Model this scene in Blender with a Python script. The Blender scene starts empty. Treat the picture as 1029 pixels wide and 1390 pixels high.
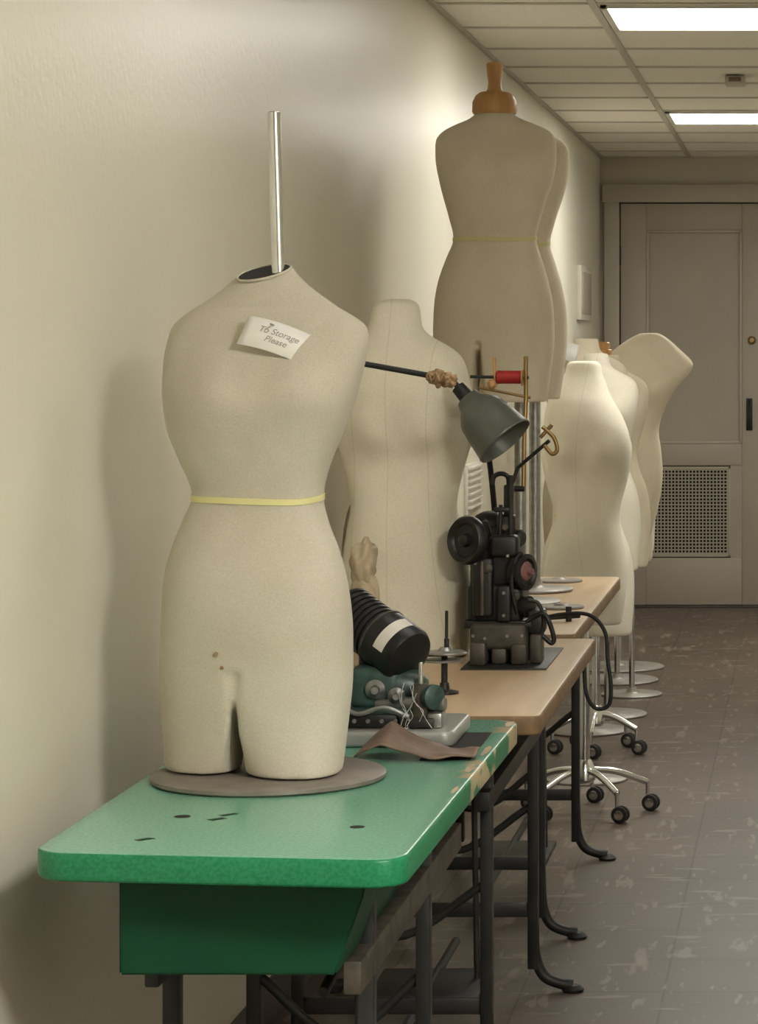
import bpy, bmesh, math, random
from mathutils import Vector, Matrix, noise
random.seed(4)
scene = bpy.context.scene
try:
    scene.view_settings.view_transform = 'Standard'
    scene.view_settings.look = 'None'
except Exception:
    pass

# ------------------------------------------------------------------ materials
def base_mat(name):
    m = bpy.data.materials.new(name); m.use_nodes = True
    nt = m.node_tree
    return m, nt, nt.nodes['Principled BSDF']

def mat(name, col, rough=0.5, metal=0.0, var=0.0, scale=20.0, bump=0.0, bscale=80.0, col2=None, spec=0.5, stretch=(1,1,1)):
    m, nt, b = base_mat(name)
    b.inputs['Roughness'].default_value = rough
    b.inputs['Metallic'].default_value = metal
    b.inputs['Specular IOR Level'].default_value = spec
    b.inputs['Base Color'].default_value = (*col, 1)
    tc = nt.nodes.new('ShaderNodeTexCoord')
    mp = nt.nodes.new('ShaderNodeMapping'); mp.inputs['Scale'].default_value = stretch
    nt.links.new(tc.outputs['Object'], mp.inputs['Vector'])
    if var > 0 or col2:
        n = nt.nodes.new('ShaderNodeTexNoise'); n.inputs['Scale'].default_value = scale
        n.inputs['Detail'].default_value = 6
        nt.links.new(mp.outputs['Vector'], n.inputs['Vector'])
        r = nt.nodes.new('ShaderNodeValToRGB')
        c2 = col2 if col2 else tuple(c*(1-var) for c in col)
        r.color_ramp.elements[0].position = 0.35; r.color_ramp.elements[1].position = 0.68
        r.color_ramp.elements[0].color = (*c2, 1); r.color_ramp.elements[1].color = (*col, 1)
        nt.links.new(n.outputs['Fac'], r.inputs['Fac'])
        nt.links.new(r.outputs['Color'], b.inputs['Base Color'])
    if bump > 0:
        n2 = nt.nodes.new('ShaderNodeTexNoise'); n2.inputs['Scale'].default_value = bscale
        n2.inputs['Detail'].default_value = 4
        nt.links.new(mp.outputs['Vector'], n2.inputs['Vector'])
        bp = nt.nodes.new('ShaderNodeBump'); bp.inputs['Strength'].default_value = bump
        bp.inputs['Distance'].default_value = 0.003
        nt.links.new(n2.outputs['Fac'], bp.inputs['Height'])
        nt.links.new(bp.outputs['Normal'], b.inputs['Normal'])
    return m

def fabric(name, col, dirt=0.12, seams=()):
    m, nt, b = base_mat(name)
    b.inputs['Roughness'].default_value = 0.95
    b.inputs['Specular IOR Level'].default_value = 0.15
    b.inputs['Sheen Weight'].default_value = 0.1
    L = nt.links.new; N = nt.nodes.new
    tc = N('ShaderNodeTexCoord')
    n1 = N('ShaderNodeTexNoise'); n1.inputs['Scale'].default_value = 7; n1.inputs['Detail'].default_value = 5
    L(tc.outputs['Object'], n1.inputs['Vector'])
    r = N('ShaderNodeValToRGB')
    r.color_ramp.elements[0].position = .3; r.color_ramp.elements[1].position = .62
    r.color_ramp.elements[0].color = (col[0]*(1-dirt), col[1]*(1-dirt*1.1), col[2]*(1-dirt*1.4), 1)
    r.color_ramp.elements[1].color = (*col, 1)
    L(n1.outputs['Fac'], r.inputs['Fac'])
    n2 = N('ShaderNodeTexNoise'); n2.inputs['Scale'].default_value = 420; n2.inputs['Detail'].default_value = 2
    L(tc.outputs['Object'], n2.inputs['Vector'])
    mr = N('ShaderNodeMapRange'); mr.inputs['From Min'].default_value = .3; mr.inputs['From Max'].default_value = .7
    mr.inputs['To Min'].default_value = .90; mr.inputs['To Max'].default_value = 1.04
    L(n2.outputs['Fac'], mr.inputs['Value'])
    mul = N('ShaderNodeMix'); mul.data_type = 'RGBA'; mul.blend_type = 'MULTIPLY'; mul.inputs['Factor'].default_value = 1
    L(r.outputs['Color'], mul.inputs['A']); L(mr.outputs['Result'], mul.inputs['B'])
    last = mul.outputs['Result']
    sp = N('ShaderNodeSeparateXYZ'); L(tc.outputs['Object'], sp.inputs['Vector'])
    for (sx, k) in seams:
        a = N('ShaderNodeMath'); a.operation = 'SUBTRACT'; L(sp.outputs['Z'], a.inputs[0]); a.inputs[1].default_value = .42
        p = N('ShaderNodeMath'); p.operation = 'MULTIPLY'; L(a.outputs[0], p.inputs[0]); L(a.outputs[0], p.inputs[1])
        q = N('ShaderNodeMath'); q.operation = 'MULTIPLY_ADD'; L(p.outputs[0], q.inputs[0]); q.inputs[1].default_value = k; q.inputs[2].default_value = sx
        d = N('ShaderNodeMath'); d.operation = 'SUBTRACT'; L(sp.outputs['X'], d.inputs[0]); L(q.outputs[0], d.inputs[1])
        ab = N('ShaderNodeMath'); ab.operation = 'ABSOLUTE'; L(d.outputs[0], ab.inputs[0])
        lt = N('ShaderNodeMath'); lt.operation = 'LESS_THAN'; L(ab.outputs[0], lt.inputs[0]); lt.inputs[1].default_value = .0010
        fc = N('ShaderNodeMath'); fc.operation = 'MULTIPLY'; L(lt.outputs[0], fc.inputs[0]); fc.inputs[1].default_value = .18
        mx = N('ShaderNodeMix'); mx.data_type = 'RGBA'
        L(fc.outputs[0], mx.inputs['Factor']); L(last, mx.inputs['A']); mx.inputs['B'].default_value = (.25, .2, .12, 1)
        last = mx.outputs['Result']
    L(last, b.inputs['Base Color'])
    bp = N('ShaderNodeBump'); bp.inputs['Strength'].default_value = .25; bp.inputs['Distance'].default_value = .001
    L(n2.outputs['Fac'], bp.inputs['Height']); L(bp.outputs['Normal'], b.inputs['Normal'])
    return m

M = {}
M['linen'] = fabric('linen_grey', (.585, .545, .455))
M['linen2'] = fabric('linen_cream', (.84, .785, .635), .08, seams=((-.025, 0), (.055, .25), (-.095, -.2)))
M['linen3'] = fabric('linen_tan', (.79, .71, .555), .08)
M['linen4'] = fabric('linen_pale', (.80, .755, .63), .06, seams=((-.02, .3),))
M['tape'] = mat('waist_tape', (.72, .67, .33), .6)
M['chrome'] = mat('chrome', (.75, .76, .76), .18, 1)
M['steel'] = mat('brushed_steel', (.42, .42, .41), .38, .9, var=.25, scale=60)
M['discmetal'] = mat('stand_plate', (.25, .22, .195), .5, .3, var=.25, scale=25)
M['greydisc'] = mat('grey_stand_plate', (.36, .34, .31), .45, .4, var=.2, scale=25)
M['dark'] = mat('dark_void', (.012, .011, .010), .9)
M['black'] = mat('black_enamel', (.010, .010, .010), .42, var=.5, scale=30)
M['blackrub'] = mat('black_rubber', (.015, .015, .015), .6)
M['iron'] = mat('painted_iron', (.026, .027, .025), .5, .3, var=.4, scale=18)
M['greycast'] = mat('worn_casting', (.11, .095, .075), .55, .5, var=.5, scale=30)
M['lampgrn'] = mat('lamp_green_enamel', (.11, .12, .10), .42, .1, var=.15, scale=10)
M['mgreen'] = mat('machine_green', (.055, .11, .095), .4, .1, var=.6, scale=40)
M['plate'] = mat('grey_machine_bed', (.38, .375, .355), .35, .3, var=.15, scale=12)
M['silver'] = mat('nameplate', (.72, .68, .62), .45, .1)
M['wood'] = mat('neck_wood', (.58, .33, .12), .45, col2=(.44, .23, .08), scale=5, stretch=(10, 10, 1))
M['brown'] = mat('brown_wrap', (.20, .11, .05), .6, col2=(.36, .23, .12), scale=60)
M['leather'] = mat('leather', (.22, .145, .105), .6, var=.35, scale=25, bump=.3)
M['brass'] = mat('brass', (.30, .20, .08), .4, .8)
M['red'] = mat('red_thread', (.36, .015, .015), .6)
M['pink'] = mat('faded_red', (.22, .10, .10), .5)
M['paper'] = mat('paper', (.84, .83, .80), .8)
M['ink'] = mat('ink', (.33, .32, .30), .8)
M['thread'] = mat('white_thread', (.55, .53, .48), .8)
M['maple'] = mat('maple_top', (.64, .475, .30), .42, col2=(.55, .395, .235), scale=3.5, stretch=(7, 1, 7), bump=.05)
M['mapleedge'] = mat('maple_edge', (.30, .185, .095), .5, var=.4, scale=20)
M['whitepaint'] = mat('white_painted_metal', (.66, .64, .56), .5)
M['creampaint'] = mat('cream_painted_metal', (.60, .565, .47), .5)
M['padfab'] = mat('pad_fabric', (.55, .45, .31), .9, var=.3, scale=25)

def green_mat(name, c1, c2, worn, rough, spec=.5):
    m, nt, b = base_mat(name); N = nt.nodes.new; L = nt.links.new
    b.inputs['Roughness'].default_value = rough
    b.inputs['Specular IOR Level'].default_value = spec
    tc = N('ShaderNodeTexCoord')
    n = N('ShaderNodeTexNoise'); n.inputs['Scale'].default_value = 200; n.inputs['Detail'].default_value = 3
    L(tc.outputs['Object'], n.inputs['Vector'])
    r = N('ShaderNodeValToRGB'); r.color_ramp.elements[0].position = .4; r.color_ramp.elements[1].position = .6
    r.color_ramp.elements[0].color = (*c1, 1); r.color_ramp.elements[1].color = (*c2, 1)
    L(n.outputs['Fac'], r.inputs['Fac'])
    n2 = N('ShaderNodeTexNoise'); n2.inputs['Scale'].default_value = 9; n2.inputs['Detail'].default_value = 8
    L(tc.outputs['Object'], n2.inputs['Vector'])
    r2 = N('ShaderNodeValToRGB'); r2.color_ramp.elements[0].position = worn; r2.color_ramp.elements[1].position = worn+.03
    L(n2.outputs['Fac'], r2.inputs['Fac'])
    sp = N('ShaderNodeSeparateXYZ'); L(tc.outputs['Object'], sp.inputs['Vector'])
    mr = N('ShaderNodeMapRange'); mr.inputs['From Min'].default_value = 3.65; mr.inputs['From Max'].default_value = 4.1
    L(sp.outputs['Y'], mr.inputs['Value'])
    mr2 = N('ShaderNodeMapRange'); mr2.inputs['From Min'].default_value = -.530; mr2.inputs['From Max'].default_value = -.510
    L(sp.outputs['X'], mr2.inputs['Value'])
    mm = N('ShaderNodeMath'); mm.operation = 'MULTIPLY'; L(mr.outputs[0], mm.inputs[0]); L(mr2.outputs[0], mm.inputs[1])
    m3 = N('ShaderNodeMath'); m3.operation = 'MULTIPLY'; L(mm.outputs[0], m3.inputs[0]); L(r2.outputs['Color'], m3.inputs[1])
    mx = N('ShaderNodeMix'); mx.data_type = 'RGBA'
    L(m3.outputs[0], mx.inputs['Factor']); L(r.outputs['Color'], mx.inputs['A']); mx.inputs['B'].default_value = (.50, .42, .25, 1)
    L(mx.outputs['Result'], b.inputs['Base Color'])
    return m
M['gtop'] = green_mat('green_top_gloss_tint', (.145, .36, .255), (.185, .415, .30), .54, .24)  # paler than the edge: speckle, plus gloss reflection put into the colour
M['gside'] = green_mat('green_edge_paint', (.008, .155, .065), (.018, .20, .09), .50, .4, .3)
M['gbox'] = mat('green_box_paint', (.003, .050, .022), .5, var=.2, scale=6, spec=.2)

M['wall'] = mat('cream_wall_paint', (.765, .73, .615), .36, var=.03, scale=1.5, bump=.25, bscale=55)
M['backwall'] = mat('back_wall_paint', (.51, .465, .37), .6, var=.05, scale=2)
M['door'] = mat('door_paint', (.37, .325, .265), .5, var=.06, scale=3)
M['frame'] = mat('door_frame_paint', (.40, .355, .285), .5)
M['ceil'] = mat('acoustic_tile', (.86, .83, .74), .9, var=.10, scale=70, bump=.3, bscale=150)
M['tbar'] = mat('ceiling_grid', (.50, .47, .40), .5)
M['base'] = mat('vinyl_base', (.06, .05, .045), .5)

def floor_mat():
    m, nt, b = base_mat('vinyl_floor_tile'); N = nt.nodes.new; L = nt.links.new
    b.inputs['Roughness'].default_value = .40
    tc = N('ShaderNodeTexCoord')
    br = N('ShaderNodeTexBrick'); br.offset = 0; br.inputs['Scale'].default_value = 1
    br.inputs['Brick Width'].default_value = .305; br.inputs['Row Height'].default_value = .305
    br.inputs['Mortar Size'].default_value = .0026
    br.inputs['Color1'].default_value = (.105, .078, .061, 1); br.inputs['Color2'].default_value = (.090, .067, .053, 1)
    br.inputs['Mortar'].default_value = (.045, .034, .028, 1)
    L(tc.outputs['Object'], br.inputs['Vector'])
    n = N('ShaderNodeTexNoise'); n.inputs['Scale'].default_value = 2.5; n.inputs['Detail'].default_value = 8
    L(tc.outputs['Object'], n.inputs['Vector'])
    mr = N('ShaderNodeMapRange'); mr.inputs['To Min'].default_value = .6; mr.inputs['To Max'].default_value = 1.4
    L(n.outputs['Fac'], mr.inputs['Value'])
    mul = N('ShaderNodeMix'); mul.data_type = 'RGBA'; mul.blend_type = 'MULTIPLY'; mul.inputs['Factor'].default_value = 1
    L(br.outputs['Color'], mul.inputs['A']); L(mr.outputs['Result'], mul.inputs['B'])
    last = mul.outputs['Result']
    for (sx, sy, rot, th) in ((14, 3, .5, .61), (5, 16, -.2, .61), (22, 4, 1.1, .63), (30, 7, -.9, .64)):
        mp = N('ShaderNodeMapping'); mp.inputs['Scale'].default_value = (sx, sy, 1); mp.inputs['Rotation'].default_value = (0, 0, rot)
        L(tc.outputs['Object'], mp.inputs['Vector'])
        s = N('ShaderNodeTexNoise'); s.inputs['Scale'].default_value = 1.0; s.inputs['Detail'].default_value = 3; s.inputs['Roughness'].default_value = .55
        L(mp.outputs['Vector'], s.inputs['Vector'])
        r = N('ShaderNodeValToRGB'); r.color_ramp.elements[0].position = th; r.color_ramp.elements[1].position = th+.05
        r.color_ramp.elements[1].color = (.7, .7, .7, 1)
        L(s.outputs['Fac'], r.inputs['Fac'])
        mx = N('ShaderNodeMix'); mx.data_type = 'RGBA'
        L(r.outputs['Color'], mx.inputs['Factor']); L(last, mx.inputs['A']); mx.inputs['B'].default_value = (.24, .20, .165, 1)
        last = mx.outputs['Result']
    L(last, b.inputs['Base Color'])
    return m
M['floor'] = floor_mat()

def emis(name, col, s):
    m = bpy.data.materials.new(name); m.use_nodes = True; nt = m.node_tree
    nt.nodes.remove(nt.nodes['Principled BSDF'])
    e = nt.nodes.new('ShaderNodeEmission'); e.inputs['Color'].default_value = (*col, 1); e.inputs['Strength'].default_value = s
    nt.links.new(e.outputs[0], nt.nodes['Material Output'].inputs['Surface'])
    return m

# ------------------------------------------------------------------ helpers
def root(name, loc):
    e = bpy.data.objects.new(name, None); e.location = loc; e.empty_display_size = .05
    scene.collection.objects.link(e); return e

def put(name, me, parent=None, material=None, loc=(0, 0, 0), smooth=True, ang=None):
    ob = bpy.data.objects.new(name, me); scene.collection.objects.link(ob)
    ob.location = loc
    if material is not None and len(me.materials) == 0:
        me.materials.append(material)
    if smooth:
        for p in me.polygons: p.use_smooth = True
        try: me.set_sharp_from_angle(angle=math.radians(ang or 38))
        except Exception: pass
    if parent is not None:
        ob.parent = parent; ob.matrix_parent_inverse = Matrix.Translation(-Vector(parent.location))
    return ob

def bm_mesh(bm, name):
    bmesh.ops.recalc_face_normals(bm, faces=bm.faces)
    me = bpy.data.meshes.new(name); bm.to_mesh(me); bm.free(); return me

def box(name, x0, x1, y0, y1, z0, z1, material, parent=None, bev=.003, rot=None, seg=2):
    bm = bmesh.new(); bmesh.ops.create_cube(bm, size=1)
    c = Vector(((x0+x1)/2, (y0+y1)/2, (z0+z1)/2)); s = (abs(x1-x0), abs(y1-y0), abs(z1-z0))
    bmesh.ops.scale(bm, vec=s, verts=bm.verts)
    if bev > 0:
        bmesh.ops.bevel(bm, geom=bm.edges[:], offset=min(bev, min(s)*.45), segments=seg, profile=.5, affect='EDGES')
    if rot: bmesh.ops.rotate(bm, cent=(0, 0, 0), matrix=rot, verts=bm.verts)
    bmesh.ops.translate(bm, vec=c, verts=bm.verts)
    return put(name, bm_mesh(bm, name), parent, material)

def lathe(name, prof, p0, axis, material, parent=None, seg=40, sx=1, sy=1):
    a = Vector(axis).normalized()
    q = Vector((0, 0, 1)).rotation_difference(a)
    bm = bmesh.new(); rings = []
    for (h, r) in prof:
        ring = []
        for i in range(seg):
            t = 2*math.pi*i/seg
            v = q @ Vector((r*sx*math.cos(t), r*sy*math.sin(t), h))
            ring.append(bm.verts.new(Vector(p0)+v))
        rings.append(ring)
    for k in range(len(rings)-1):
        for i in range(seg):
            bm.faces.new((rings[k][i], rings[k][(i+1) % seg], rings[k+1][(i+1) % seg], rings[k+1][i]))
    if prof[0][1] > 1e-6: bm.faces.new(rings[0][::-1])
    if prof[-1][1] > 1e-6: bm.faces.new(rings[-1])
    bmesh.ops.remove_doubles(bm, verts=bm.verts, dist=1e-6)
    return put(name, bm_mesh(bm, name), parent, material)

def cyl(name, p1, p2, r, material, parent=None, r2=None, seg=24, bev=.0):
    p1 = Vector(p1); p2 = Vector(p2); L = (p2-p1).length; r2 = r if r2 is None else r2
    b = min(bev if bev else r*.15, L*.3)
    return lathe(name, [(0, r-b), (b, r), (L-b, r2), (L, r2-b)], p1, p2-p1, material, parent, seg)

def catmull(pts, n=8):
    P = [Vector(p) for p in pts]; P = [P[0]*2-P[1]]+P+[P[-1]*2-P[-2]]; out = []
    for i in range(1, len(P)-2):
        for k in range(n):
            t = k/n; a, b, c, d = P[i-1], P[i], P[i+1], P[i+2]
            out.append(.5*((2*b)+(c-a)*t+(2*a-5*b+4*c-d)*t*t+(3*b-a-3*c+d)*t**3))
    out.append(P[-2]); return out

def tube(name, pts, r, material, parent=None, n=8, sm=True, res=4):
    P = catmull(pts, n) if sm else [Vector(p) for p in pts]
    cu = bpy.data.curves.new(name, 'CURVE'); cu.dimensions = '3D'; cu.bevel_depth = r; cu.bevel_resolution = res; cu.use_fill_caps = True
    s = cu.splines.new('POLY'); s.points.add(len(P)-1)
    for i, p in enumerate(P): s.points[i].co = (*p, 1)
    tmp = bpy.data.objects.new('tmp', cu); scene.collection.objects.link(tmp)
    bpy.context.view_layer.update()
    me = bpy.data.meshes.new_from_object(tmp.evaluated_get(bpy.context.evaluated_depsgraph_get()))
    bpy.data.objects.remove(tmp); bpy.data.curves.remove(cu)
    me.name = name
    return put(name, me, parent, material, ang=60)

def interp(rows, z):
    if z <= rows[0][0]: return rows[0][1:]
    if z >= rows[-1][0]: return rows[-1][1:]
    for i in range(len(rows)-1):
        if rows[i][0] <= z <= rows[i+1][0]: break
    a = rows[max(i-1, 0)]; b = rows[i]; c = rows[i+1]; d = rows[min(i+2, len(rows)-1)]
    h = c[0]-b[0]; t = (z-b[0])/h; res = []
    for k in range(1, len(b)):
        mb = (c[k]-a[k])/max(c[0]-a[0], 1e-6)*h; mc = (d[k]-b[k])/max(d[0]-b[0], 1e-6)*h
        res.append((2*t**3-3*t*t+1)*b[k]+(t**3-2*t*t+t)*mb+(-2*t**3+3*t*t)*c[k]+(t**3-t*t)*mc)
    return res

def skin(bm, rings):
    seg = len(rings[0])
    for k in range(len(rings)-1):
        for i in range(seg):
            bm.faces.new((rings[k][i], rings[k][(i+1) % seg], rings[k+1][(i+1) % seg], rings[k+1][i]))
    bm.faces.new(rings[0][::-1]); bm.faces.new(rings[-1])

def loft(bm, rows, zs, kfun, yoff, n=2.3, seg=56, yaw=0.0):
    rings = []
    for z in zs:
        l, r = interp(rows, z); cx = (l+r)/2; hw = max((r-l)/2, .002)
        dep = kfun(z, hw); ring = []
        for i in range(seg):
            t = 2*math.pi*i/seg; c, s = math.cos(t), math.sin(t)
            x = cx+hw*math.copysign(abs(c)**(2/n), c); y = dep*math.copysign(abs(s)**(2/n), s)+yoff(z)
            ring.append(bm.verts.new((x, y-yaw*x, z)))
        rings.append(ring)
    skin(bm, rings)

DEP = [(0, .085), (.15, .100), (.30, .105), (.40, .095), (.53, .072), (.62, .082), (.74, .100), (.83, .085), (.90, .062), (.95, .046), (1.0, .038)]

def dress_form(rows_px, cx, vbot, scale, loc, fab, legs=None, tape_v=None, yaw=0.0, bust=.012, bust_v=None,
               depth=1.0, neck_tilt=(0, 0), vox=.0055, bust_x=.062, sm=9, marks=()):
    """rows_px: (v,l,r) silhouette measurements, divided by `scale` (units per metre) to give metres.
    legs: (v, l, inner_l, inner_r, r) thigh stumps with a gap between them"""
    rows = sorted([((vbot-v)/scale, (l-cx)/scale, (r-cx)/scale) for v, l, r in rows_px])
    z0, z1 = rows[0][0], rows[-1][0]; H = z1
    def kf(z, hw):
        t = max(0, min(1, z/H)); d = interp(DEP, t)[0]*depth
        return min(d, max(hw*1.0, .02)) if t > .93 else d
    def yo(z):
        t = z/H; return -.012*math.exp(-((t-.75)/.12)**2)+.014*math.exp(-((t-.25)/.15)**2)+.012*max(0, (t-.85)/.15)
    bm = bmesh.new(); nz = 70
    loft(bm, rows, [z0+(z1-z0)*i/nz for i in range(nz+1)], kf, yo, yaw=yaw)
    if legs:
        lr = sorted([((vbot-v)/scale, (a-cx)/scale, (b-cx)/scale, (c-cx)/scale, (d-cx)/scale) for v, a, b, c, d in legs])
        zl0, zl1 = lr[0][0], lr[-1][0]; nlg = 34; seg = 64
        for side in (0, 1):
            rings = []
            for q in range(nlg+1):
                z = zl0+(zl1-zl0)*q/nlg; a, b, c, d = interp(lr, z)
                xl, xr = (a, b) if side == 0 else (c, d)
                CX = (a+d)/2; HW = (d-a)/2; D = kf(z, HW)*.998
                mx = (xl+xr)/2; hw = (xr-xl)/2
                u = min(1, max(0, (z-zl0)/(z0-zl0))); u = 1-(1-u)**2.4
                ring = []
                for i in range(seg):
                    t = 2*math.pi*i/seg; cc, ss = math.cos(t), math.sin(t)
                    r1 = 1/((abs(cc)/hw)**2.3+(abs(ss)/(hw*1.22))**2.3)**(1/2.3)
                    lo, hi = 0, .4
                    for _ in range(18):
                        m_ = (lo+hi)/2; X_ = mx+m_*cc; Y_ = m_*ss
                        ins = (abs((X_-CX)/HW)**2.3+abs(Y_/D)**2.3 <= 1) and xl-1e-4 <= X_ <= xr+1e-4
                        if ins: lo = m_
                        else: hi = m_
                    rr_ = r1*(1-u)+lo*u
                    X_ = mx+rr_*cc; Y_ = rr_*ss+yo(z)
                    ring.append(bm.verts.new((X_, Y_-yaw*X_, z)))
                rings.append(ring)
            skin(bm, rings)
    me0 = bm_mesh(bm, 'tmp')
    tmp = bpy.data.objects.new('tmp', me0); scene.collection.objects.link(tmp)
    md = tmp.modifiers.new('r', 'REMESH'); md.mode = 'VOXEL'; md.voxel_size = vox
    ms = tmp.modifiers.new('s', 'SMOOTH'); ms.factor = .5; ms.iterations = sm
    bpy.context.view_layer.update()
    me = bpy.data.meshes.new_from_object(tmp.evaluated_get(bpy.context.evaluated_depsgraph_get()))
    bpy.data.objects.remove(tmp)
    bz = H*.72 if bust_v is None else (vbot-bust_v)/scale
    for v in me.vertices:
        x, y, z = v.co
        if y+yaw*x < 0:
            for sx in (-bust_x, bust_x):
                g = math.exp(-((x-sx)/.042)**2-((z-bz)/(.05 if z > bz else .036))**2)
                v.co.y -= bust*g
        w = max(0, (z-(H-.05))/.05)
        v.co.z += w*(neck_tilt[0]*v.co.x+neck_tilt[1]*v.co.y)
    me.name = 'torso'
    r = root('dress_form', loc)
    body = put('torso', me, r, fab, loc=loc, ang=80)
    for i, (mh, mv, mr_) in enumerate(marks):
        mx_, mz_ = (mh-cx)/scale, (vbot-mv)/scale
        my = min([v.co.y for v in me.vertices if abs(v.co.x-mx_) < .006 and abs(v.co.z-mz_) < .006] or [-.09])
        lathe('tack_%d' % i, [(0, mr_), (.0012, mr_), (.0018, mr_*.4)], (loc[0]+mx_, loc[1]+my+.0008, loc[2]+mz_), (0, -1, 0), M['brown'], r, 12)
    if tape_v:
        zt = (vbot-tape_v)/scale; bm = bmesh.new(); rr = []
        for dz, e in ((-.0048, .0006), (-.0044, .0018), (.0044, .0018), (.0048, .0006)):
            l, rt = interp(rows, zt+dz); hw = (rt-l)/2+e; c0 = (l+rt)/2; dep = kf(zt+dz, hw)+e; ring = []
            for i in range(72):
                t = 2*math.pi*i/72; c, s = math.cos(t), math.sin(t); n = 2.3
                x = c0+hw*math.copysign(abs(c)**(2/n), c); y = dep*math.copysign(abs(s)**(2/n), s)+yo(zt)
                ring.append(bm.verts.new((x, y-yaw*x, zt+dz+.0012*math.sin(3*t+1)-.004*max(0, -s))))
            rr.append(ring)
        for k in range(3):
            for i in range(72):
                bm.faces.new((rr[k][i], rr[k][(i+1) % 72], rr[k+1][(i+1) % 72], rr[k+1][i]))
        put('waist_tape', bm_mesh(bm, 'waist_tape'), r, M['tape'], loc=loc)
    return r, H

def disc_stand(parent, x, y, z, r, ztop, pr=.011, m=None, pm=None):
    lathe('base_disc', [(0, r-.003), (.002, r), (.006, r), (.009, r-.004), (.010, .03), (.016, .022), (.03, .016)], (x, y, z), (0, 0, 1), m or M['greydisc'], parent, 56)
    cyl('pole', (x, y, z+.02), (x, y, ztop), pr, pm or M['chrome'], parent, bev=.001)

def wood_neck(parent, x, y, z, s=1.0):
    lathe('neck_cap', [(0, .053*s), (.006*s, .056*s), (.030*s, .055*s), (.046*s, .047*s), (.054*s, .036*s), (.056*s, .022*s), (.062*s, .018*s), (.078*s, .016*s), (.10*s, .019*s), (.124*s, .021*s), (.128*s, .018*s)], (x, y, z), (0, 0, 1), M['wood'], parent, 40)

# ------------------------------------------------------------------ room
XL, XR, YN, YB, ZC = -1.09, 1.35, -2.0, 14.3, 2.373
def slab(name, x0, x1, y0, y1, z0, z1, m): return box(name, x0, x1, y0, y1, z0, z1, m, None, bev=0)
slab('floor', XL-.1, XR+.1, YN-.1, YB+.2, -.1, 0, M['floor'])
slab('ceiling', XL-.1, XR+.1, YN-.1, YB+.2, ZC, ZC+.1, M['ceil'])
slab('wall_left', XL-.1, XL, YN-.1, YB+.2, 0, ZC, M['wall'])
slab('wall_right', XR, XR+.1, YN-.1, YB+.2, 0, ZC, M['wall'])
slab('wall_near', XL, XR, YN-.1, YN, 0, ZC, M['wall'])
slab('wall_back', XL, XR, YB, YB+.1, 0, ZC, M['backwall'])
box('baseboard_left', XL, XL+.006, YN, YB, 0, .10, M['base'], None, bev=.002)
box('baseboard_right', XR-.006, XR, YN, YB, 0, .10, M['base'], None, bev=.002)

gr = root('ceiling_grid', (0, 6, ZC))
for i, x in enumerate((-.62, -.01, .60, 1.21)):
    box('runner_%d' % i, x-.012, x+.012, YN, YB, ZC-.006, ZC+.001, M['tbar'], gr, bev=.001)
k = 0; y = 7.85-.6*16
while y < YB:
    if y > YN:
        box('cross_bar_%d' % k, XL, XR, y-.012, y+.012, ZC-.005, ZC+.001, M['tbar'], gr, bev=.001); k += 1
    y += .6
box('edge_angle', XL, XL+.02, YN, YB, ZC-.006, ZC+.001, M['tbar'], gr, bev=.001)
box('edge_angle_back', XL, XR, YB-.02, YB, ZC-.006, ZC+.001, M['tbar'], gr, bev=.001)

def troffer(y0, strength, x0=-.60, x1=.58, col=(1, .968, .885)):
    r = root('ceiling_light_panel', ((x0+x1)/2, y0+.3, ZC))
    box('diffuser', x0+.02, x1-.02, y0+.03, y0+.57, ZC-.010, ZC-.004, emis('lamp_glow', col, strength), r, bev=.001)
    for nm, a in (('frame_a', (x0, x0+.02, y0+.01, y0+.59)), ('frame_b', (x1-.02, x1, y0+.01, y0+.59)), ('frame_c', (x0, x1, y0+.01, y0+.03)), ('frame_d', (x0, x1, y0+.57, y0+.59))):
        box(nm, *a, ZC-.014, ZC, M['whitepaint'], r, bev=.001)
troffer(1.25, 132, .61, 1.20)
troffer(4.25, 4)
troffer(7.85, 16)
troffer(11.45, 21)
sd = root('smoke_detector', (-.26, 10, ZC))
box('housing', -.30, -.225, 9.92, 10.06, ZC-.035, ZC-.004, M['tbar'], sd, bev=.006)
box('lens', -.285, -.24, 9.90, 9.93, ZC-.028, ZC-.012, M['leather'], sd, bev=.003)

# door
dr = root('door_1', (-.59, YB, 0))
fx0, fx1 = -1.065, -.118; dx0, dx1 = -.985, -.195; dz = 2.13
def bx(n, x0, x1, z0, z1, ya, yb, m, bev=.003): return box(n, x0, x1, YB-yb, YB-ya, z0, z1, m, dr, bev)
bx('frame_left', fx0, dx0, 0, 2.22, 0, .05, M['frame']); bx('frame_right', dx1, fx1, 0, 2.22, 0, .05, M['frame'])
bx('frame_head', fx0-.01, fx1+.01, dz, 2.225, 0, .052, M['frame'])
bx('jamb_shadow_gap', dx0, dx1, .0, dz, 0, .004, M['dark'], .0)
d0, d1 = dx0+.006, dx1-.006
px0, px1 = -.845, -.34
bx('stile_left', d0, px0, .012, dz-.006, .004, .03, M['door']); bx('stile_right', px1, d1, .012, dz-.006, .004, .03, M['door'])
bx('rail_top', px0, px1, 1.985, dz-.006, .004, .03, M['door']); bx('rail_mid', px0, px1, .745, .86, .004, .03, M['door'])
bx('rail_bottom', px0, px1, .012, .26, .004, .03, M['door'])
bx('upper_panel', px0, px1, .86, 1.985, .004, .014, M['door'], .0)
for n, a in (('bead_a', (px0, px0+.014, .86, 1.985)), ('bead_b', (px1-.014, px1, .86, 1.985)), ('bead_c', (px0, px1, 1.971, 1.985)), ('bead_d', (px0, px1, .86, .874))):
    bx(n, *a, .014, .034, M['frame'], .004)
gx0, gx1, gz0, gz1 = px0+.005, -.40, .265, .74
bx('grille_filler', gx1, px1, .26, .745, .004, .03, M['door'], .0)
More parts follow.
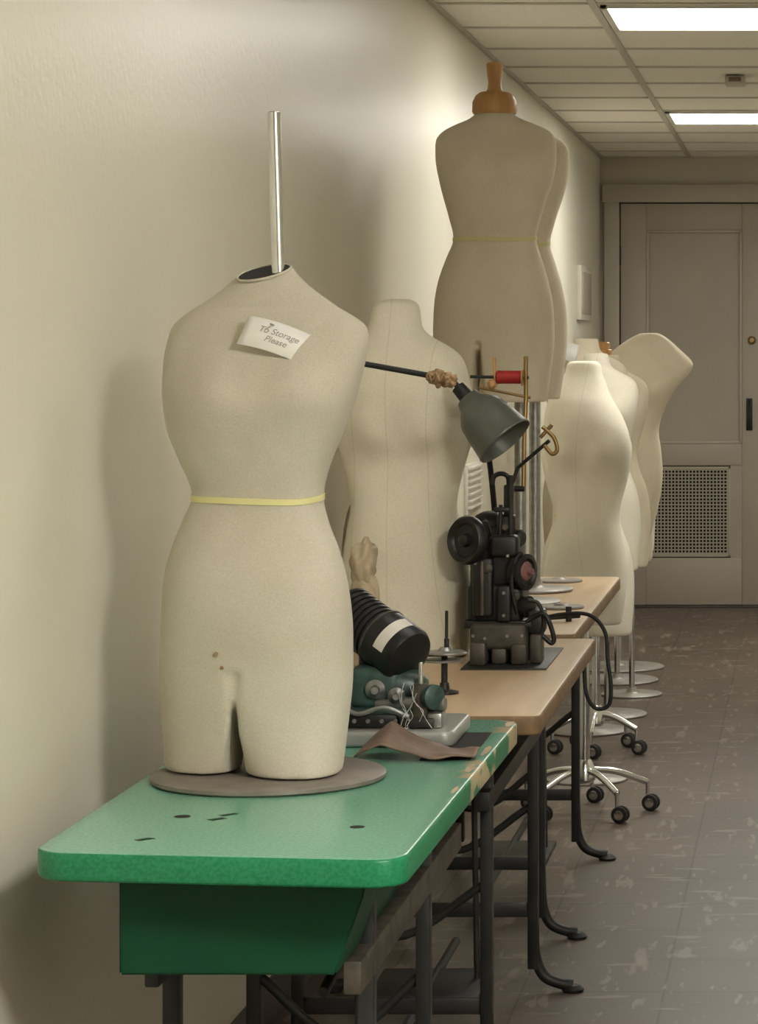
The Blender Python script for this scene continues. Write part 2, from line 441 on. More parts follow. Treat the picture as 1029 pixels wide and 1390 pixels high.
bx('grille_back', gx0, gx1, gz0, gz1, .004, .010, M['dark'], 0)
for n, a in (('gf_a', (gx0, gx0+.014, gz0, gz1)), ('gf_b', (gx1-.014, gx1, gz0, gz1)), ('gf_c', (gx0, gx1, gz1-.014, gz1)), ('gf_d', (gx0, gx1, gz0, gz0+.014))):
    bx(n, *a, .01, .036, M['frame'], .002)
bm = bmesh.new()
def addbox(bm, x0, x1, y0, y1, z0, z1):
    g = bmesh.ops.create_cube(bm, size=1)['verts']
    bmesh.ops.scale(bm, vec=(x1-x0, y1-y0, z1-z0), verts=g); bmesh.ops.translate(bm, vec=((x0+x1)/2, (y0+y1)/2, (z0+z1)/2), verts=g)
n = 24
for i in range(1, n):
    x = gx0+(gx1-gx0)*i/n; addbox(bm, x-.003, x+.003, YB-.03, YB-.014, gz0, gz1)
n = 26
for i in range(1, n):
    z = gz0+(gz1-gz0)*i/n; addbox(bm, gx0, gx1, YB-.031, YB-.013, z-.003, z+.003)
put('grille_bars', bm_mesh(bm, 'grille'), dr, M['frame'], smooth=False)
lathe('deadbolt', [(0, .022), (.012, .022), (.016, .015), (.028, .012)], (-.288, YB-.03, 1.405), (0, -1, 0), M['brass'], dr)
box('handle_plate', -.318, -.285, YB-.036, YB-.03, .93, 1.10, M['iron'], dr)
tube('handle_pull', [(-.301, YB-.036, 1.085), (-.301, YB-.075, 1.06), (-.301, YB-.08, 1.01), (-.301, YB-.075, .965), (-.301, YB-.036, .94)], .008, M['iron'], dr)
for z in (1.85, 1.1, .3): cyl('hinge_%d' % int(z*10), (dx0, YB-.034, z-.05), (dx0, YB-.034, z+.05), .008, M['iron'], dr)
box('door_threshold', dx0, dx1, YB-.06, YB-.0, 0, .010, M['base'], dr, .002)

wv = root('wall_vent', (XL, 8.8, .92))
box('vent_frame', XL, XL+.012, 8.62, 8.98, .84, 1.0, M['whitepaint'], wv)
for i in range(7):
    z = .857+i*.021; box('louvre_%d' % i, XL+.008, XL+.022, 8.64, 8.96, z, z+.008, M['whitepaint'], wv, .001, None)
ep = root('wall_electrical_panel', (XL, 13.1, 1.63))
box('panel_box', XL, XL+.022, 12.85, 13.45, 1.50, 1.76, M['creampaint'], ep)
box('panel_door', XL+.022, XL+.027, 12.9, 13.4, 1.53, 1.73, M['frame'], ep)

# ------------------------------------------------------------------ tables
def table_top(name, parent, x0, x1, y0, y1, z1, th, rad, mt, ms, bev=.005, skew=0, sx_=0):
    bm = bmesh.new(); pts = []
    for cx, cy, a0 in ((x1-rad, y1-rad, 0), (x0+rad, y1-rad, 90), (x0+rad, y0+rad, 180), (x1-rad, y0+rad, 270)):
        for i in range(9):
            a = math.radians(a0+90*i/8); pts.append((cx+rad*math.cos(a), cy+rad*math.sin(a)))
    top = [bm.verts.new((x, y, z1)) for x, y in pts]; f = bm.faces.new(top)
    r = bmesh.ops.extrude_face_region(bm, geom=[f])
    bmesh.ops.translate(bm, vec=(0, 0, -th), verts=[v for v in r['geom'] if isinstance(v, bmesh.types.BMVert)])
    te = [e for e in bm.edges if all(abs(v.co.z-z1) < 1e-6 for v in e.verts)]
    be = [e for e in bm.edges if all(abs(v.co.z-z1+th) < 1e-6 for v in e.verts)]
    bmesh.ops.bevel(bm, geom=te+be, offset=bev, segments=3, profile=.5, affect='EDGES')
    for v in bm.verts:
        u = (v.co.x-x0)/(x1-x0); w = (y1-v.co.y)/(y1-y0)
        v.co.y -= skew*u*w; v.co.x -= sx_*u*w
    me = bm_mesh(bm, name); me.materials.append(mt); me.materials.append(ms)
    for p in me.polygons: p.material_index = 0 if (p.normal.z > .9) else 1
    return put(name, me, parent)

ZT = .740
def iron_end(parent, y, xa=-.93, xb=-.60, z1=.705, tag='a'):
    for nm, x, s in (('back', xa, -1), ('front', xb, 1)):
        box('leg_%s_%s' % (nm, tag), x-.011, x+.011, y-.016, y+.016, .05, z1, M['iron'], parent, .003)
        tube('foot_%s_%s' % (nm, tag), [(x, y, .16), (x+s*.004, y, .08), (x+s*.022, y, .035), (x+s*.055, y, .018), (x+s*.085, y, .014)], .012, M['iron'], parent)
        lathe('pad_%s_%s' % (nm, tag), [(0, .022), (.006, .024), (.014, .014)], (x+s*.085, y, 0), (0, 0, 1), M['iron'], parent, 20)
    box('crossbar_top_%s' % tag, xa-.005, xb+.05, y-.018, y+.018, z1-.03, z1, M['iron'], parent)
    box('crossbar_low_%s' % tag, xa, xb, y-.008, y+.008, .16, .19, M['iron'], parent)
    tube('brace_%s' % tag, [(xa, y, .40), ((xa+xb)/2, y, .30), (xb, y, .40)], .008, M['iron'], parent)

def treadle(parent, y0, y1):
    box('treadle_plate', -.86, -.64, (y0+y1)/2-.14, (y0+y1)/2+.14, .10, .115, M['iron'], parent, .004)
    cyl('treadle_shaft', (-.75, y0, .108), (-.75, y1, .108), .009, M['iron'], parent)
    cyl('pitman_rod', (-.66, (y0+y1)/2+.05, .112), (-.67, (y0+y1)/2+.05, .705), .006, M['iron'], parent)

t1 = root('sewing_table', (-.74, 4.05, .0))
X0, X1 = -.988, -.492
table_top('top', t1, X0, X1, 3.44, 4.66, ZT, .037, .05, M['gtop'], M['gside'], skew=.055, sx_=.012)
iron_end(t1, 3.70, xa=-.865, tag='near'); iron_end(t1, 4.25, xa=-.865, tag='far')
box('rail_front', -.612, -.588, 3.58, 4.62, .525, .57, M['greycast'], t1)
box('rail_back', -.88, -.86, 3.6, 4.62, .53, .56, M['iron'], t1)
tube('treadle_lever', [(-.66, 3.7, .50), (-.63, 4.0, .58), (-.60, 4.35, .60), (-.60, 4.6, .60)], .008, M['iron'], t1)
treadle(t1, 3.70, 4.25)
bm = bmesh.new()
vs = [(-.888, .570), (-.608, .570), (-.571, .675), (-.571, .704), (-.888, .704)]
a = [bm.verts.new((x, 3.50, z)) for x, z in vs]; b_ = [bm.verts.new((x, 4.02, z)) for x, z in vs]
bm.faces.new(a); bm.faces.new(b_[::-1])
for i in range(5): bm.faces.new((a[i], b_[i], b_[(i+1) % 5], a[(i+1) % 5]))
bmesh.ops.recalc_face_normals(bm, faces=bm.faces); bmesh.ops.bevel(bm, geom=bm.edges[:], offset=.003, segments=2, affect='EDGES')
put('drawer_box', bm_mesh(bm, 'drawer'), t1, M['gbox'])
for nm, x, y, rx in (('hole_a', -.852, 3.70, .011), ('hole_b', -.60, 3.62, .010)):
    lathe(nm, [(0, rx), (.0006, rx)], (x, y, ZT), (0, 0, 1), M['dark'], t1, 24)
for i, (x, y) in enumerate(((-.800, 3.68), (-.792, 3.715), (-.862, 3.53))):
    box('scuff_%d' % i, x-.012, x+.012, y-.006, y+.006, ZT-.001, ZT+.0004, M['gbox'], t1, 0, Matrix.Rotation(.8, 3, 'Z'))
box('machine_cutout', -.60, -.522, 4.20, 4.50, ZT-.002, ZT+.0006, M['dark'], t1, 0)
def blob(name, x, y, w, l, parent, m):
    bm = bmesh.new(); vs = []
    for i in range(28):
        t = 2*math.pi*i/28; k = 1+.35*noise.noise(Vector((math.cos(t)*1.5+x*40, math.sin(t)*1.5, y*9)))
        vs.append(bm.verts.new((x+w*k*math.cos(t), y+l*k*math.sin(t), ZT+.0005)))
    bm.faces.new(vs); put(name, bm_mesh(bm, name), parent, m, smooth=False)
for i, (x, y, w, l) in enumerate(((-.503, 4.60, .008, .03), (-.508, 4.30, .005, .05), (-.512, 4.12, .006, .04), (-.509, 3.92, .004, .03))):
    blob('edge_wear_%d' % i, x, y, w, l, t1, M['padfab'])

t2 = root('sewing_table', (-.72, 5.3, 0))
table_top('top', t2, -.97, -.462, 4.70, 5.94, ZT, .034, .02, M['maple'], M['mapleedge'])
iron_end(t2, 4.96, xb=-.585, tag='near'); iron_end(t2, 5.80, xb=-.585, tag='far')
box('rail_front', -.597, -.573, 4.9, 5.86, .54, .575, M['iron'], t2)
treadle(t2, 4.96, 5.80)
box('machine_bed_plate', -.685, -.515, 5.36, 5.74, ZT-.002, ZT+.003, M['iron'], t2, .001)
t3 = root('sewing_table', (-.75, 6.75, 0))
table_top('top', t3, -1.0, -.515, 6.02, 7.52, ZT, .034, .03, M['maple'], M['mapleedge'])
iron_end(t3, 6.32, xb=-.62, tag='near'); iron_end(t3, 7.28, xb=-.62, tag='far')
box('rail_front', -.632, -.608, 6.2, 7.4, .50, .535, M['iron'], t3)
treadle(t3, 6.32, 7.28)
lathe('loose_disc', [(0, .062), (.003, .064), (.006, .062), (.007, .02), (.012, .014)], (-.672, 7.36, ZT), (0, 0, 1), M['greydisc'], t3)
lathe('loose_disc_b', [(0, .055), (.003, .057), (.006, .055), (.007, .02), (.012, .014)], (-.60, 6.62, ZT), (0, 0, 1), M['greydisc'], t3)
tube('loose_rod', [(-.66, 6.25, ZT+.01), (-.56, 6.3, ZT+.012), (-.53, 6.32, ZT+.012)], .006, M['iron'], t3)
cyl('rod_pin', (-.553, 6.3, ZT), (-.553, 6.3, ZT+.035), .007, M['iron'], t3)

# ------------------------------------------------------------------ dress form 1
R1 = [(384, 319, 395), (391, 310, 400), (401, 298, 412), (414, 281, 432), (428, 262, 458), (440, 244, 480), (449, 233, 495), (458, 226, 503), (474, 222, 505), (495, 218, 503), (520, 217, 497), (550, 217, 489), (600, 224, 470), (640, 240, 452), (685, 257, 441), (720, 243, 448), (760, 226, 463), (800, 215, 473), (850, 210, 479), (900, 208, 480), (916, 208, 480)]
LG1 = [(1058, 219, 323, 335, 466), (1040, 217, 325, 334, 469), (1000, 213, 327, 333, 474), (950, 209, 328, 334, 479), (930, 208, 328, 334, 480), (905, 208, 328, 334, 480), (880, 210, 328, 334, 479)]
L1 = (-.797, 4.02, ZT+.0115)
f1, H1 = dress_form(R1, 365, 1060, 916, L1, M['linen'], legs=LG1, tape_v=687, yaw=.22, bust=.013, bust_v=545, neck_tilt=(.18, .35), vox=.0036, bust_x=.068, sm=10, marks=((308, 893, .0035), (316, 911, .0028)))
lathe('base_disc', [(0, .168), (.003, .172), (.008, .172), (.011, .168)], (-.797, 4.02, ZT+.0005), (0, 0, 1), M['discmetal'], f1, 72)
nx, nz_ = (357-365)/916, H1
def neckpt(t, rx, ry, dz=0):
    x = nx+rx*math.cos(t); y = .006+ry*math.sin(t)
    return (L1[0]+x, L1[1]+y, L1[2]+nz_+.18*x+.35*y+dz)
pts = [neckpt(2*math.pi*i/48, .0395, .031, .001) for i in range(49)]
tube('neck_rim', pts, .0020, M['linen'], f1, sm=False)
bm = bmesh.new(); bm.faces.new([bm.verts.new(neckpt(2*math.pi*i/48, .0375, .029, .0018)) for i in range(48)])
put('neck_opening', bm_mesh(bm, 'no'), f1, M['dark'], smooth=False)
cyl('support_pole', (-.781, 4.02, 1.40), (-.790, 4.02, 1.729), .0095, M['chrome'], f1, bev=.0006)
cyl('pole_hollow', (-.790, 4.02, 1.7285), (-.790, 4.02, 1.7296), .0070, M['dark'], f1)
tr = root('paper_tag', (-.768, 3.92, 1.395))
def local_tag(parent, c, w, h, rot_z, tilt, yaw, text=None):
    mw = Matrix.Translation(c) @ Matrix.Rotation(yaw, 4, 'Z') @ Matrix.Rotation(math.radians(90)-tilt, 4, 'X') @ Matrix.Rotation(rot_z, 4, 'Z')
    bm = bmesh.new(); nx_ = 10; g = []
    for i in range(nx_+1):
        u = -w/2+w*i/nx_; bend = -.25*(u*u)/w*2
        g.append((bm.verts.new((u, -h/2, bend)), bm.verts.new((u, h/2, bend))))
    for i in range(nx_): bm.faces.new((g[i][0], g[i+1][0], g[i+1][1], g[i][1]))
    me = bm_mesh(bm, 'card'); me.transform(mw)
    o = put('card', me, parent, M['paper']); s = o.modifiers.new('s', 'SOLIDIFY'); s.thickness = .0006
    if text:
        cu = bpy.data.curves.new('txt', 'FONT'); cu.body = text; cu.size = .0135; cu.align_x = 'CENTER'; cu.align_y = 'CENTER'; cu.shear = .25; cu.extrude = .0001
        cu.space_line = .95
        tmp = bpy.data.objects.new('tmp', cu); scene.collection.objects.link(tmp); bpy.context.view_layer.update()
        me = bpy.data.meshes.new_from_object(tmp.evaluated_get(bpy.context.evaluated_depsgraph_get())); bpy.data.objects.remove(tmp)
        for v in me.vertices:
            v.co.z = v.co.z-.5*(v.co.x**2)/w+.0012
        me.transform(mw)
        put('lettering', me, parent, M['ink'], smooth=False)
local_tag(tr, Vector((-.766, 3.920, 1.394)), .106, .047, math.radians(-20), math.radians(22), math.radians(8), 'To Storage\nPlease')
cyl('pin', (-.772, 3.93, 1.412), (-.772, 3.905, 1.414), .0012, M['steel'], tr)

# ------------------------------------------------------------------ dress form 2
R2 = [(408, 522, 556), (413, 508, 566), (424, 503, 569), (440, 501, 571), (452, 498, 575), (462, 490, 590), (472, 478, 608), (482, 468, 622), (494, 461, 630), (512, 456, 635), (540, 455, 641), (580, 455, 645), (620, 464, 634), (655, 472, 624), (690, 477, 618), (720, 472, 622), (760, 465, 631), (800, 461, 636), (850, 461, 637), (880, 462, 636), (892, 464, 635)]
f2, H2 = dress_form(R2, 550, 892, 656, (-.83, 5.61, ZT+.0005), M['linen2'], yaw=-.1, bust=.020, bust_v=590, bust_x=.06)
RS = [(0, -24, 24), (14, -25, 25), (26, -30, 30), (36, -48, 48), (46, -68, 68), (58, -78, 78), (75, -81, 81), (100, -79, 79), (130, -73, 73), (165, -63, 63), (190, -58, 58), (215, -63, 63), (250, -76, 76), (290, -83, 83), (330, -84, 84), (370, -82, 82), (400, -80, 80)]
def std(x, y, ztop, fab, s=1.0, tape=None, yaw=.1, bust=.018, base=.12, floorz=0, pm=None):
    h = 400/550*s
    f, H = dress_form(RS, 0, 400, 550/s, (x, y, ztop-h), fab, tape_v=tape, yaw=yaw, bust=bust, vox=.007)
    disc_stand(f, x, y, floorz, base, ztop-h+.05, pm=pm)
    return f
fb = dress_form(RS, 0, 400, 590, (-.925, 6.2, ZT+.001), M['linen3'], yaw=.1, vox=.007, bust=.01)

# ------------------------------------------------------------------ tall forms
R3 = [(150, 649, 695), (156, 645, 701), (162, 636, 712), (169, 618, 730), (176, 604, 745), (183, 596, 754), (191, 592, 758), (203, 592, 759), (220, 593, 759), (240, 597, 756), (265, 603, 748), (295, 611, 738), (325, 617, 731), (350, 607, 738), (380, 596, 747), (410, 590, 753), (440, 588, 755), (464, 588, 755)]
LG3 = [(545, 598, 652, 659, 745), (520, 594, 652, 659, 749), (490, 590, 652, 659, 753), (468, 588, 652, 659, 755), (440, 588, 652, 660, 755)]
for (xx, dd) in ((-.777, 6.74), (-.775, 7.08)):
    zb = 1.385-(545-467)/546
    f, H = dress_form(R3, 673, 545, 546, (xx, dd, zb), M['linen3'], legs=LG3, tape_v=324, yaw=.15, bust=.012, bust_v=232, vox=.0050, sm=6)
    disc_stand(f, xx+.065, dd, ZT+.0005, .10, zb+.10, pr=.015, pm=M['steel'])
    if dd < 7: wood_neck(f, xx, dd+.012, zb+H-.008, 1.0)

# ------------------------------------------------------------------ right-hand group
R4 = [(490, 774, 812), (494, 769, 817), (506, 768, 819), (518, 758, 824), (532, 748, 829), (548, 743, 838), (565, 739, 848), (585, 738, 856), (610, 739, 860), (635, 744, 857), (668, 753, 849), (700, 756, 843), (722, 751, 845), (750, 742, 850), (780, 737, 852), (812, 736, 851), (845, 740, 846)]
zb4 = 1.385-(845-467)/460
f4, H4 = dress_form(R4, 795, 845, 460, (-.655, 8.0, zb4), M['linen4'], yaw=.35, bust=.028, bust_v=615, vox=.006)

def caster_base(f, x, y, ztop, R=.20, a0=.2):
    cyl('pole', (x, y, .13), (x, y, ztop), .014, M['chrome'], f)
    lathe('hub', [(0, .02), (.01, .032), (.05, .03), (.07, .018)], (x, y, .09), (0, 0, 1), M['chrome'], f)
    for i in range(5):
        a = a0+i*2*math.pi/5; c, s = math.cos(a), math.sin(a)
        tube('arm_%d' % i, [(x+.02*c, y+.02*s, .13), (x+R*.5*c, y+R*.5*s, .12), (x+R*c, y+R*s, .085)], .010, M['chrome'], f)
        cyl('stem_%d' % i, (x+R*c, y+R*s, .045), (x+R*c, y+R*s, .09), .006, M['chrome'], f)
        px, py = x+R*c+.01, y+R*s
        for j, o in enumerate((-.010, .010)):
            lathe('wheel_%d_%d' % (i, j), [(-.006, .018), (-.004, .024), (.004, .024), (.006, .018)], (px+o*.3, py+o, .024), (.3, 1, 0), M['blackrub'], f, 24)
        lathe('cap_%d' % i, [(-.018, .008), (-.017, .014), (.017, .014), (.018, .008)], (px, py, .024), (.3, 1, 0), M['chrome'], f, 24)
caster_base(f4, -.655, 8.0, zb4+.06, R=.19, a0=.28)

f9 = std(-.70, 8.62, 1.19, M['linen4'], 1.0, tape=190, yaw=.2, base=.13)
f5, H5 = dress_form(RS, 0, 400, 545, (-.715, 9.2, .62), M['linen4'], yaw=.3, bust=.025, vox=.007)
caster_base(f5, -.715, 9.2, .68, R=.15, a0=.9)
f8 = std(-.79, 9.7, 1.405, M['linen3'], 1.03, yaw=.1, base=.15)
f6 = std(-.745, 10.12, 1.345, M['linen3'], 1.08, yaw=.4, base=.15)
lathe('neck_post', [(0, .034), (.02, .034), (.024, .026), (.045, .026), (.05, .02)], (-.76, 10.12, 1.343), (0, 0, 1), M['wood'], f6)
R7 = [(452, 868, 892), (457, 856, 902), (466, 842, 913), (476, 829, 924), (486, 823, 935), (495, 820, 941), (506, 822, 936), (528, 828, 917), (556, 834, 901), (585, 837, 893), (612, 834, 896), (650, 830, 898), (690, 830, 892), (720, 832, 884), (742, 836, 876)]
zb7 = 1.385-(742-467)/347
f7, H7 = dress_form(R7, 866, 742, 347, (-.66, 10.7, zb7), M['linen3'], yaw=.2, bust=.02, vox=.007, depth=1.1)
disc_stand(f7, -.69, 10.7, 0, .12, zb7+.05)
std(-.78, 11.15, 1.22, M['linen3'], 1.0, base=.17)
std(-.80, 11.6, 1.22, M['linen3'], 1.0, base=.19)
tg = root('paper_tag', (-.80, 9.56, 1.36))
local_tag(tg, Vector((-.835, 9.585, 1.357)), .05, .065, math.radians(-12), math.radians(20), math.radians(0))

# ------------------------------------------------------------------ green machine with motor
gm = root('sewing_machine', (-.665, 4.45, ZT))
table_top('bed', gm, -.770, -.563, 4.33, 4.56, .765, .0245, .022, M['plate'], M['plate'], .006)
box('casting_base', -.755, -.612, 4.38, 4.52, .764, .795, M['mgreen'], gm, .010, None, 3)
box('casting_body', -.745, -.66, 4.40, 4.52, .79, .86, M['mgreen'], gm, .016, None, 4)
lathe('arm_head', [(0, .018), (.01, .03), (.05, .034), (.10, .028), (.115, .016)], (-.735, 4.44, .835), (1, -.1, -.12), M['mgreen'], gm)
cyl('looper_shaft', (-.70, 4.41, .80), (-.585, 4.39, .802), .012, M['steel'], gm)
lathe('looper_knob', [(0, .010), (.004, .020), (.014, .020), (.018, .012)], (-.61, 4.385, .815), (.7, -.7, 0), M['mgreen'], gm)
lathe('tension_knob', [(0, .014), (.006, .016), (.012, .008), (.022, .006)], (-.70, 4.40, .825), (.1, -1, 0), M['steel'], gm)
lathe('tension_knob_b', [(0, .012), (.006, .014), (.012, .007), (.02, .005)], (-.665, 4.395, .815), (.1, -1, 0), M['steel'], gm)
box('needle_clamp', -.637, -.612, 4.375, 4.40, .775, .835, M['greycast'], gm, .004)
box('front_guard', -.752, -.66, 4.365, 4.376, .767, .788, M['black'], gm, .003)
box('side_guard', -.655, -.60, 4.36, 4.375, .767, .782, M['iron'], gm, .003)
cyl('needle_bar', (-.625, 4.39, .765), (-.625, 4.39, .87), .004, M['chrome'], gm)
box('presser_block', -.612, -.588, 4.37, 4.42, .765, .790, M['steel'], gm, .004)
for i in range(6):
    cyl('screw_%d' % i, (-.75+.022*i, 4.366, .778), (-.75+.022*i, 4.360, .778), .0035, M['steel'], gm, seg=12)
tube('front_lever', [(-.75, 4.37, .80), (-.72, 4.36, .79), (-.68, 4.36, .80), (-.64, 4.36, .785)], .004, M['steel'], gm)
pa, pb = Vector((-.768, 4.50, .945)), Vector((-.644, 4.415, .872)); ax = (pb-pa).normalized(); Lm = (pb-pa).length
prof = [(0, .03), (.006, .042)]
for i in range(7):
    h = .012+i*.011; prof += [(h, .046), (h+.006, .046), (h+.0065, .043), (h+.0105, .043)]
prof += [(.092, .049), (Lm-.012, .049), (Lm-.004, .045), (Lm, .034), (Lm+.003, .012)]
lathe('motor', prof, pa, ax, M['black'], gm, 48)
e1 = Vector((.15, -1, .45)); e1 = (e1-ax*e1.dot(ax)).normalized(); e2 = ax.cross(e1)
bm = bmesh.new(); prev = None
for i in range(15):
    t = math.radians(-52+i*6.5); row = [bm.verts.new(pa+ax*h+(e1*math.cos(t)+e2*math.sin(t))*.0497) for h in (.122, .144)]
    if prev: bm.faces.new((prev[0], row[0], row[1], prev[1]))
    prev = row
put('motor_nameplate', bm_mesh(bm, 'np'), gm, M['silver'])
lathe('motor_band', [(0, .0492), (.0005, .0502), (.004, .0502), (.0045, .0492)], pa+ax*.094, ax, M['greycast'], gm, 48)
box('motor_bracket', -.735, -.69, 4.44, 4.50, .84, .90, M['black'], gm, .008)
tube('motor_cord', [(-.75, 4.5, .93), (-.79, 4.52, .90), (-.80, 4.5, .80), (-.79, 4.48, .747)], .004, M['blackrub'], gm)
for i in range(7):
    p = Vector((-.660+random.random()*.055, 4.358, .845-random.random()*.05)); pts = [p]
    for j in range(4):
        p = p+Vector((random.uniform(-.012, .014), random.uniform(-.008, .002), -random.uniform(.008, .022))); p.z = max(p.z, .768); pts.append(p)
    tube('loose_thread_%d' % i, pts, .0005, M['thread'], gm, res=1)
ta = root('thread_stand', (-.83, 4.5, ZT))
lathe('foot', [(0, .03), (.004, .03), (.008, .012), (.02, .009)], (-.83, 4.5, ZT+.0005), (0, 0, 1), M['iron'], ta)
cyl('post', (-.83, 4.5, ZT+.01), (-.83, 4.5, 1.385), .006, M['iron'], ta)
cyl('arm', (-.84, 4.5, 1.371), (-.628, 4.5, 1.333), .0048, M['iron'], ta)
def lump(name, c, r, m, parent, s=(1, 1, 1), amp=.25, fr=2.2, seed=0, sub=4):
    bm = bmesh.new(); bmesh.ops.create_icosphere(bm, subdivisions=sub, radius=1)
    for v in bm.verts:
        k = 1+amp*noise.noise(v.co*fr+Vector((seed, seed*2, 0)))
        v.co = Vector((v.co.x*s[0], v.co.y*s[1], v.co.z*s[2]))*r*k+Vector(c)
    return put(name, bm_mesh(bm, name), parent, m, ang=70)
lump('taped_end', (-.612, 4.5, 1.329), .013, M['brown'], ta, (1.25, 1, 1), .5, 2.6, 3)
lump('taped_tip', (-.594, 4.5, 1.325), .013, M['brown'], ta, (1, 1, .95), .4, 2.6, 7)
tube('tape_wrap', [(-.630, 4.492, 1.331), (-.626, 4.49, 1.336), (-.620, 4.488, 1.324), (-.614, 4.487, 1.338), (-.608, 4.487, 1.324), (-.601, 4.488, 1.334), (-.595, 4.49, 1.320)], .0017, M['brown'], ta)

ss = root('spool_stand', (-.668, 5.0, ZT))
lathe('foot', [(0, .026), (.004, .026), (.008, .010), (.02, .008)], (-.668, 5.0, ZT+.0005), (0, 0, 1), M['iron'], ss)
cyl('stem', (-.668, 5, ZT+.01), (-.668, 5, .815), .006, M['iron'], ss)
lathe('lower_plate', [(0, .036), (.002, .038), (.004, .036)], (-.672, 5.0, .800), (0, 0, 1), M['steel'], ss, 40)
lathe('upper_plate', [(0, .038), (.002, .040), (.004, .038), (.006, .014), (.012, .010)], (-.666, 5.0, .814), (0, 0, 1), M['steel'], ss, 40)
cyl('pin', (-.664, 5, .82), (-.664, 5, .893), .003, M['iron'], ss)
cyl('pin_collar', (-.664, 5, .82), (-.664, 5, .842), .0045, M['iron'], ss)
cyl('crossbar', (-.80, 5.02, .812), (-.668, 5.0, .812), .004, M['iron'], ss)
cyl('pin_rear', (-.788, 5.02, .81), (-.788, 5.02, .905), .003, M['iron'], ss)

lr = root('leather_scrap', (-.60, 4.22, ZT))
bm = bmesh.new(); G = []; nx_, ny_ = 34, 12
for i in range(nx_+1):
    row = []
    for j in range(ny_+1):
        u = i/nx_; v = j/ny_
        x = -.700+.187*u; y = 4.17+.12*v
        pk = .042*max(0, 1-abs(u-.24)/.24)**.8*(.55+.45*v)
        if u > .24: pk = .042*max(0, 1-(u-.24)/.5)**1.6*(.55+.45*v)
        z = ZT+.004+pk+.003*(1+math.sin(u*17+v*4))*u
        w = .5+.5*max(0, math.sin(math.pi*min(1, u*1.05)))**.5
        y = 4.225+(y-4.225)*w
        row.append(bm.verts.new((x, y, z)))
    G.append(row)
for i in range(nx_):
    for j in range(ny_): bm.faces.new((G[i][j], G[i+1][j], G[i+1][j+1], G[i][j+1]))
o = put('hide', bm_mesh(bm, 'hide'), lr, M['leather'], ang=60); s = o.modifiers.new('s', 'SOLIDIFY'); s.thickness = .003

sp_ = root('stuffed_arm_pad', (-.85, 5.33, ZT))
lump('pad_upper', (-.872, 5.33, .952), .035, M['padfab'], sp_, (.75, .8, 1.35), .4, 1.9, 5)
lump('pad_lower', (-.868, 5.33, .86), .04, M['padfab'], sp_, (.8, .8, 2.0), .25, 1.7, 9)
lump('pad_base', (-.868, 5.33, .778), .045, M['padfab'], sp_, (.9, .8, .78), .15, 1.5, 2)

# ------------------------------------------------------------------ black machine
k_ = root('sewing_machine', (-.61, 5.52, ZT))
B = M['black']; GC = M['greycast']
zt = ZT+.003
box('foot_left', -.672, -.640, 5.40, 5.60, zt, .79, GC, k_, .006)
box('foot_right', -.592, -.560, 5.42, 5.60, zt, .785, GC, k_, .006)
box('foot_mid', -.632, -.602, 5.43, 5.60, zt, .775, GC, k_, .006)
box('base_block', -.676, -.560, 5.43, 5.62, .770, .825, GC, k_, .012, None, 3)
box('base_flange', -.690, -.548, 5.45, 5.60, .812, .828, B, k_, .004)
box('lower_column', -.686, -.572, 5.46, 5.60, .82, .90, B, k_, .014, None, 4)
box('upper_column', -.678, -.580, 5.47, 5.60, .89, .985, B, k_, .014, None, 4)
box('rear_housing', -.690, -.61, 5.53, 5.64, .84, 1.04, B, k_, .03, None, 5)
box('front_cover', -.672, -.630, 5.445, 5.475, .835, .955, B, k_, .008, None, 3)
box('cover_rib_a', -.655, -.648, 5.438, 5.450, .84, .95, GC, k_, .002)
box('side_cover', -.622, -.594, 5.440, 5.475, .826, .90, B, k_, .006, None, 3)
box('arm_block', -.64, -.580, 5.45, 5.52, .955, 1.0, B, k_, .010, None, 3)
cyl('top_cross_shaft', (-.69, 5.55, 1.0), (-.575, 5.50, .99), .018, B, k_, bev=.005)
lathe('cover_screw', [(0, .010), (.006, .010), (.009, .006)], (-.64, 5.446, .935), (0, -1, 0), GC, k_, 20)
lathe('handwheel', [(-.014, .020), (-.013, .044), (-.006, .049), (.006, .049), (.013, .044), (.010, .036), (.004, .032), (.004, .014), (.014, .012), (.018, .006)], (-.682, 5.45, .990), (-.75, -1, .1), B, k_, 48)
cyl('wheel_shaft', (-.682, 5.45, .990), (-.64, 5.55, .97), .014, B, k_)
lathe('pulley', [(-.014, .028), (-.012, .037), (-.006, .037), (-.003, .031), (.003, .031), (.006, .037), (.012, .037), (.014, .028), (.010, .024), (.010, .0)], (-.574, 5.47, .925), (.88, -.47, 0), B, k_, 48)
lathe('pulley_face', [(0, .020), (.003, .018), (.006, .008), (.016, .006)], (-.565, 5.464, .927), (.88, -.47, 0), M['pink'], k_)
cyl('pulley_shaft', (-.62, 5.51, .925), (-.57, 5.47, .925), .012, GC, k_)
lathe('small_pulley', [(-.010, .014), (-.008, .022), (.008, .022), (.010, .014)], (-.566, 5.47, .855), (.85, -.5, 0), B, k_)
box('needle_column', -.614, -.594, 5.49, 5.515, .96, 1.10, B, k_, .004)
box('needle_head', -.628, -.590, 5.485, 5.52, .990, 1.04, B, k_, .008, None, 3)
cyl('needle_rod', (-.598, 5.48, .93), (-.598, 5.48, 1.12), .004, M['iron'], k_)
cyl('needle_rod_b', (-.622, 5.48, .95), (-.618, 5.48, 1.06), .004, M['iron'], k_)
tube('top_hook', [(-.604, 5.50, 1.09), (-.606, 5.50, 1.115), (-.620, 5.50, 1.122), (-.634, 5.50, 1.116), (-.638, 5.50, 1.10)], .005, B, k_)
box('thread_guide', -.632, -.600, 5.475, 5.49, 1.045, 1.055, B, k_, .003)
